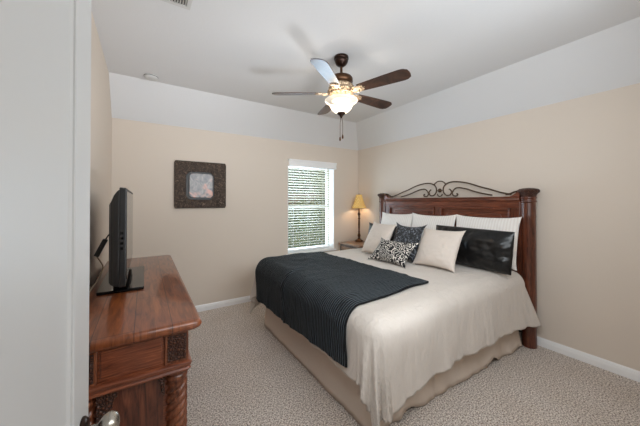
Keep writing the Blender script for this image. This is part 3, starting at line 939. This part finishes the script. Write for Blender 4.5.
for ya, yb in ((yi0 + 0.09, BYC - 0.045), (BYC + 0.045, yi1 - 0.09)):
    fr_ = MB()
    x0 = 3.610
    # moulded border strip and raised notched panel
    for a0, a1, z0, z1 in ((ya, yb, 1.375, 1.40), (ya, ya + 0.022, 0.42, 1.40), (yb - 0.022, yb, 0.42, 1.40)):
        fr_.box(3.589, 3.616, a0, a1, z0, z1)
    fr_.build('panel_moulding', MAT['cherry_h'], head, bevel=0.006, smooth=False)
    e, c = 0.055, 0.05
    z0, z1 = 0.50, 1.335
    poly = [(ya + e, z0), (yb - e, z0), (yb - e, z1 - c), (yb - e - 0.02, z1 - c), (yb - e - c, z1), (ya + e + c, z1), (ya + e + 0.02, z1 - c), (ya + e, z1 - c)]
    MB().prism(poly, 3.600, 3.618, lambda u, v, h: (h, u, v)).build('raised_panel', MAT['cherry_h'], head, bevel=0.009, smooth=False, segs=3)
for yc in (YL, YR):
    px = 3.625
    pm = MB().lathe(px, yc, [(0.062, 0.0), (0.062, 1.30), (0.064, 1.32), (0.062, 1.34), (0.062, 1.455), (0.068, 1.460), (0.070, 1.468), (0.068, 1.476), (0.064, 1.480), (0.064, 1.498), (0.069, 1.503), (0.069, 1.512), (0.064, 1.518)], 32)
    post = pm.build('post', MAT['cherry_v'], head, angle=50)
    cp = MB()
    prof = [(0.063, 1.516), (0.067, 1.538), (0.077, 1.556), (0.088, 1.564), (0.091, 1.576), (0.087, 1.590), (0.076, 1.598), (0.045, 1.606), (0.002, 1.610)]
    cp.lathe(px, yc, prof, 48, True, lambda t, z: (1 + 0.03 * cos(16 * t) if 1.555 < z < 1.6 else 1))
    cp.build('post_cap', MAT['carved'], post, angle=60)
# ironwork: pixel-free outline in metres on the headboard plane, mirrored about the bed's centre line
def spline(P, n=10): return smoothpath([(3.632, y, z - 0.020) for y, z in P], n)
ir = MB()
YIC = -1.758
right = [
    [(-0.132, 1.650), (-0.150, 1.640), (-0.164, 1.612), (-0.143, 1.574), (-0.092, 1.572), (-0.052, 1.618), (-0.058, 1.685), (-0.108, 1.727), (-0.192, 1.743), (-0.310, 1.729), (-0.420, 1.699), (-0.520, 1.662), (-0.630, 1.628), (-0.740, 1.590), (-0.840, 1.566)],
    [(-0.232, 1.590), (-0.246, 1.584), (-0.243, 1.568), (-0.220, 1.560), (-0.188, 1.568), (-0.176, 1.606), (-0.208, 1.650), (-0.258, 1.664), (-0.350, 1.646), (-0.465, 1.606), (-0.560, 1.580), (-0.650, 1.562)],
]
for c in right:
    for s in (1, -1):
        p = spline([(YIC + s * y, z) for y, z in c])
        ir.tube(p, 0.009, 8)
arch = [(-0.085, 1.706), (-0.072, 1.732), (-0.035, 1.756), (0, 1.761), (0.035, 1.756), (0.072, 1.732), (0.085, 1.706)]
ir.tube(spline([(YIC + y, z) for y, z in arch]), 0.008, 8)
ir.tube(spline([(YIC + y, z) for y, z in [(-0.036, 1.592), (-0.026, 1.568), (0, 1.558), (0.026, 1.568), (0.036, 1.592)]]), 0.007, 8)
ball = MB().lathe(0, 0, [(0.002, -0.028), (0.018, -0.022), (0.027, 0), (0.018, 0.022), (0.002, 0.028)], 16)
ir.add(ball, Matrix.Translation((3.632, YIC, 1.617)))
for s in (-1, 1):
    ir.tube([(3.632, YIC + s * 0.015, 1.617), (3.632, YIC + s * 0.055, 1.617)], 0.006, 8)
    ir.tube(smoothpath([(3.632, BYC + s * 0.80, 1.548), (3.632, BYC + s * 0.84, 1.552), (3.632, BYC + s * 0.885, 1.572), (3.63, BYC + s * 0.945, 1.585)], 6), 0.010, 8)
ir.build('iron_scrollwork', MAT['iron'], head, angle=60)
# mattress, box spring, frame rail, skirt
MB().box(1.61, 3.57, -2.615, -0.875, 0.42, 0.755).build('mattress', MAT['mattress'], bed, bevel=0.05, segs=4, smooth=False)
MB().box(1.61, 3.57, -2.61, -0.88, 0.17, 0.418).build('box_spring', MAT['mattress'], bed, bevel=0.02, smooth=False)
for y in (-2.60, -0.90):
    MB().box(1.65, 3.58, y - 0.02, y + 0.02, 0.13, 0.168).build('frame_rail', MAT['black'], bed, bevel=0.002, smooth=False)
for y in (-2.64, -0.85):
    MB().box(3.582, 3.612, y - 0.05, y + 0.05, 0.12, 0.27).build('headboard_bracket', MAT['black'], bed, bevel=0.002, smooth=False)
for x in (1.75, 2.65):
    for y in (-2.55, -0.95):
        MB().lathe(x, y, [(0.025, 0.0), (0.025, 0.02), (0.018, 0.03), (0.018, 0.15)], 14).build('bed_foot', MAT['black'], bed, angle=50)
sk = MB()
path = []
step = 0.012
y = -0.86
x = 3.52
while x > 1.56: path.append((x, -0.835, 0, 1)); x -= step
yy = -0.835
for k in range(8):
    t = k / 7 * pi / 2
    path.append((1.59 - 0.05 * sin(t), -0.885 + 0.05 * cos(t), -sin(t), cos(t)))
y = -0.90
while y > -2.59: path.append((1.54, y, -1, 0)); y -= step
for k in range(8):
    t = k / 7 * pi / 2
    path.append((1.59 - 0.05 * cos(t), -2.60 - 0.05 * sin(t), -cos(t), -sin(t)))
x = 1.60
while x < 3.54: path.append((x, -2.655, 0, -1)); x += step
NV = 12
def skf(i, j):
    x, y, nx, ny = path[i]
    v = j / (NV - 1)          # 0 top, 1 hem
    s = i * step
    foot = nx < -0.7
    am = 0.006 if foot else 0.016
    r = noise.noise(Vector((s * 5.5, v * 0.6, 3.1))) + 0.6 * noise.noise(Vector((s * 16, v * 0.8, 9.0)))
    o = am * v * r * 1.5 + 0.02 * v ** 2
    if not foot and ny < 0: o += 0.05 * v * (x - 1.6) / 2.0
    if foot: o += 0.02 * v * noise.noise(Vector((s * 1.3, 0, 1)))
    lift = 0.006 + max(0, noise.noise(Vector((s * 4.5, 7, 2)))) * (0.010 if foot else 0.085)
    z = 0.43 + (lift - 0.43) * v
    return (x + nx * o, y + ny * o, z)
sk.grid(skf, len(path), NV)
sk.build('bed_skirt', MAT['skirt'], bed, angle=80, solid=0.004)

# ------------------------------------------------------------------ comforter and throw share one drape
XF, YN, YF, ZT, RR = 1.565, -2.645, -0.845, 0.775, 0.135
def fbm(p, o=3):
    a, s = 0, 1
    for _ in range(o):
        a += s * noise.noise(p); p = p * 2.03; s *= 0.5
    return a
def drape(X, Y, off):
    ox = max(0.0, XF - X)
    if Y < YN: oy = Y - YN
    elif Y > YF: oy = Y - YF
    else: oy = 0.0
    bx_, by_ = max(X, XF), min(max(Y, YN), YF)
    o = math.hypot(ox, oy)
    puff = 0.012 * fbm(Vector((X * 2.2, Y * 2.2, 0.3)), 2) + 0.004 * noise.noise(Vector((X * 9, Y * 9, 5)))
    if o < 1e-9:
        return (X, Y, ZT + puff + off)
    dx, dy = -ox / o, oy / o
    q = RR * pi / 2
    if o < q:
        t = o / RR
        return (bx_ + dx * (RR + off) * sin(t), by_ + dy * (RR + off) * sin(t), ZT - RR + (RR + off) * cos(t) + puff * cos(t))
    e = o - q
    s = e / 0.45
    corner = abs(dx * dy) * 2
    along = (Y * abs(dx) + X * abs(dy))
    phi = math.atan2(dy, dx)
    f1 = noise.noise(Vector((along * 5.0 + phi * 1.5, 0.0, 1.7))) * 0.030 + noise.noise(Vector((along * 12 + phi * 3, e * 1.5, 4.7))) * 0.012
    f1 += corner * 0.045 * cos(phi * 14)
    f1 += 0.010 * noise.noise(Vector((along * 24 + phi * 6, e * 1.6, 8.1))) + 0.012 * noise.noise(Vector((along * 9 + e * 3, e * 3.5, 2.4)))
    fl = max(0.0, min(1.0, (X - 2.9) / 0.57)) if Y < YN else 0.0
    f1 += 0.13 * fl * fl
    bx_ += 0.06 * fl * min(s, 1.0)
    out_ = RR + off + min(s, 1.4) * (f1 + 0.022) + corner * 0.03 * s
    out_ = max(out_, RR * 0.80 + off)
    return (bx_ + dx * out_, by_ + dy * out_, ZT - RR - e)
cf = MB()
NX, NY = 190, 200
HX = 3.465
q0 = RR * pi / 2
OF = q0 + 0.275       # foot overhang
ON = q0 + 0.355       # near side overhang
OFAR = q0 + 0.36
def cff(i, j):
    Y = YN - ON + (YF + OFAR - (YN - ON)) * j / (NY - 1)
    hem = 0.02 * noise.noise(Vector((Y * 4, 1, 1)))
    ov = OF + hem
    # the cloth corners hang lower
    d = max(0, YN + 0.02 - Y); ov += 0.0
    X = XF - ov + (HX + ov - XF) * i / (NX - 1)
    hemY = 0.015 * noise.noise(Vector((X * 4.5, 3, 1))) + 0.020 * noise.noise(Vector((X * 11, 5, 1)))
    w = max(0, (YN - Y) / ON)
    hemY -= 0.085 * math.exp(-((X - XF + 0.05) / 0.30) ** 2)
    return drape(X, Y + hemY * w, 0.0)
cf.grid(cff, NX, NY)
co_ = cf.build('comforter', MAT['comforter'], angle=80, fix=True)
md = co_.modifiers.new('thickness', 'SOLIDIFY'); md.thickness = 0.022; md.offset = -1
tag(co_, 'cream cotton comforter covering the bed and hanging over its sides', 'comforter')
tw = MB()
NX2, NY2 = 130, 190
def twf(i, j):
    v = j / (NY2 - 1)
    u = i / (NX2 - 1)     # 0 hem at the foot, 1 head side
    ya = -2.575 + 0.085 * u
    yb = -0.935 + 0.16 * min(1, u * 1.6)
    Y = ya + (yb - ya) * v
    Y += 0.02 * noise.noise(Vector((u * 3, 5, v * 3)))
    ov = q0 + 0.275 + 0.015 * noise.noise(Vector((v * 7, 2, 2))) - 0.09 * max(0, 0.6 - v)
    xh = 2.36 - 0.03 * v + 0.012 * noise.noise(Vector((v * 6, 8, 2)))
    X = XF - ov + (xh + ov - XF) * u
    wr = 0.010 * max(0, fbm(Vector((X * 2.5, Y * 5, 2.2)), 3)) + 0.006 * max(0, noise.noise(Vector((X * 4 + Y * 5, Y * 14 - X * 6, 0.4))))
    wr += 0.013 * math.exp(-((Y + 1.60 - 0.25 * (X - 1.4)) / 0.022) ** 2) * max(0.0, min(1.0, (1.85 - X) / 0.25))
    return drape(X, Y, 0.020 + wr)
tw.grid(twf, NX2, NY2)
to = tw.build('throw_blanket', MAT['throw'], angle=80, solid=0.014)
tag(to, 'black ribbed plush throw blanket folded across the foot of the bed', 'blanket')

# ------------------------------------------------------------------ pillows
def pillow(name, label, cat, mat, x, y, yaw, lean, w, h, thick, z0=0.79, seed=1, wr=0.006, pinch=0.07, ears=0.03, group=None, sag=0.0, flange=0.0, freq=5):
    n = 46
    nm = int(n * max(1, w / h) ** 0.5)
    mb = MB()
    V = {}
    def shape(u, v, side):
        pu, pv = max(0.0, 1 - abs(u) ** 2.6), max(0.0, 1 - abs(v) ** 2.6)
        t = 0.5 * thick * (pu * pv) ** 0.55
        px = u * w / 2 * (1 - pinch * (1 - v * v) * abs(u) ** 1.0)
        pz = v * h / 2 * (1 - pinch * (1 - u * u) * abs(v) ** 1.0)
        k = (abs(u) * abs(v)) ** 6
        px += math.copysign(ears * k, u); pz += math.copysign(ears * k, v)
        nz = fbm(Vector((u * freq * w * 3 + seed * 7.3, v * freq * h * 3, side * 3.1 + seed)), 3)
        t += wr * nz * (pu * pv) ** 0.35
        pz -= sag * (1 - u * u) * (0.5 + 0.5 * v)
        t *= 1 - 0.22 * v
        return (px, side * t, pz + h / 2)
    idx = {}
    for side in (-1, 1):
        for i in range(nm):
            for j in range(n):
                edge_ = i in (0, nm - 1) or j in (0, n - 1)
                key = (i, j, 0 if edge_ else side)
                if key not in idx:
                    u = -1 + 2 * i / (nm - 1); v = -1 + 2 * j / (n - 1)
                    u = sin(u * pi / 2) * 0.35 + u * 0.65; v = sin(v * pi / 2) * 0.35 + v * 0.65
                    p = shape(u, v, side)
                    if edge_: p = (p[0], 0.0, p[2])
                    idx[key] = len(mb.v); mb.v.append(p)
        for i in range(nm - 1):
            for j in range(n - 1):
                q = []
                for a, b in ((i, j), (i + 1, j), (i + 1, j + 1), (i, j + 1)):
                    e = a in (0, nm - 1) or b in (0, n - 1)
                    q.append(idx[(a, b, 0 if e else side)])
                mb.f.append(q if side < 0 else q[::-1])
    o = mb.build(name, mat, angle=85)
    # local x = width, local z = up the pillow, local y = thickness
    ya, le = R(yaw), R(lean)
    wd = Vector((sin(ya), -cos(ya), 0)); nb = Vector((cos(ya), sin(ya), 0))
    up = Vector((0, 0, cos(le))) + nb * sin(le)
    th_ = up.cross(wd)
    M = Matrix((wd, th_, up)).transposed().to_4x4()
    M.translation = Vector((x, y, z0))
    o.matrix_world = M
    tag(o, label, cat, group)
    # piping round the seam
    return o
EG = 'white shams along the headboard'
pillow('euro_sham', 'white ribbed square sham against the headboard, farthest left beside the lamp', 'pillow', MAT['sham'], 3.415, -1.115, 2, 14, 0.58, 0.52, 0.13, seed=2, group=EG, sag=0.010, pinch=0.025, ears=0.012)
pillow('euro_sham', 'white ribbed square sham against the middle of the headboard', 'pillow', MAT['sham'], 3.415, -1.722, 2, 14, 0.62, 0.525, 0.13, seed=3, group=EG, sag=0.012, pinch=0.025, ears=0.015)
pillow('euro_sham', 'white ribbed square sham standing behind the shiny black satin pillow at right', 'pillow', MAT['sham'], 3.44, -2.377, 1, 13, 0.665, 0.525, 0.13, seed=4, group=EG, sag=0.008, pinch=0.02, ears=0.012)
pillow('satin_pillow', 'large shiny black satin pillow standing at the right of the bed', 'pillow', MAT['satin'], 3.21, -2.345, -7, 9, 0.89, 0.40, 0.21, seed=5, wr=0.028, freq=1.2, pinch=0.0, ears=0.0)
pillow('satin_pillow', 'black satin pillow mostly hidden behind the left cream pillow', 'pillow', MAT['satin'], 3.17, -1.27, 4, 16, 0.86, 0.355, 0.18, seed=6, wr=0.02, freq=1.3, pinch=0.03, ears=0.02)
pillow('cream_pillow', 'plain cream square pillow at left, nearest the lamp', 'pillow', MAT['cream'], 2.80, -1.335, -8, 28, 0.45, 0.44, 0.15, seed=7, ears=0.015, pinch=0.05)
pillow('cream_pillow', 'plain cream square pillow leaning in front of the black satin pillow', 'pillow', MAT['cream'], 2.84, -2.19, 6, 33, 0.44, 0.44, 0.15, seed=8, ears=0.015, pinch=0.05)
pillow('sequined_pillow', 'black glittery square pillow between the two cream pillows', 'pillow', MAT['sequin'], 2.865, -1.755, -2, 23, 0.40, 0.42, 0.14, seed=9, ears=0.035)
pillow('lumbar_pillow', 'small black and white scroll-print lumbar pillow in front of the other pillows', 'pillow', MAT['scroll'], 2.58, -1.79, 2, 45, 0.50, 0.295, 0.12, seed=10, z0=0.80)
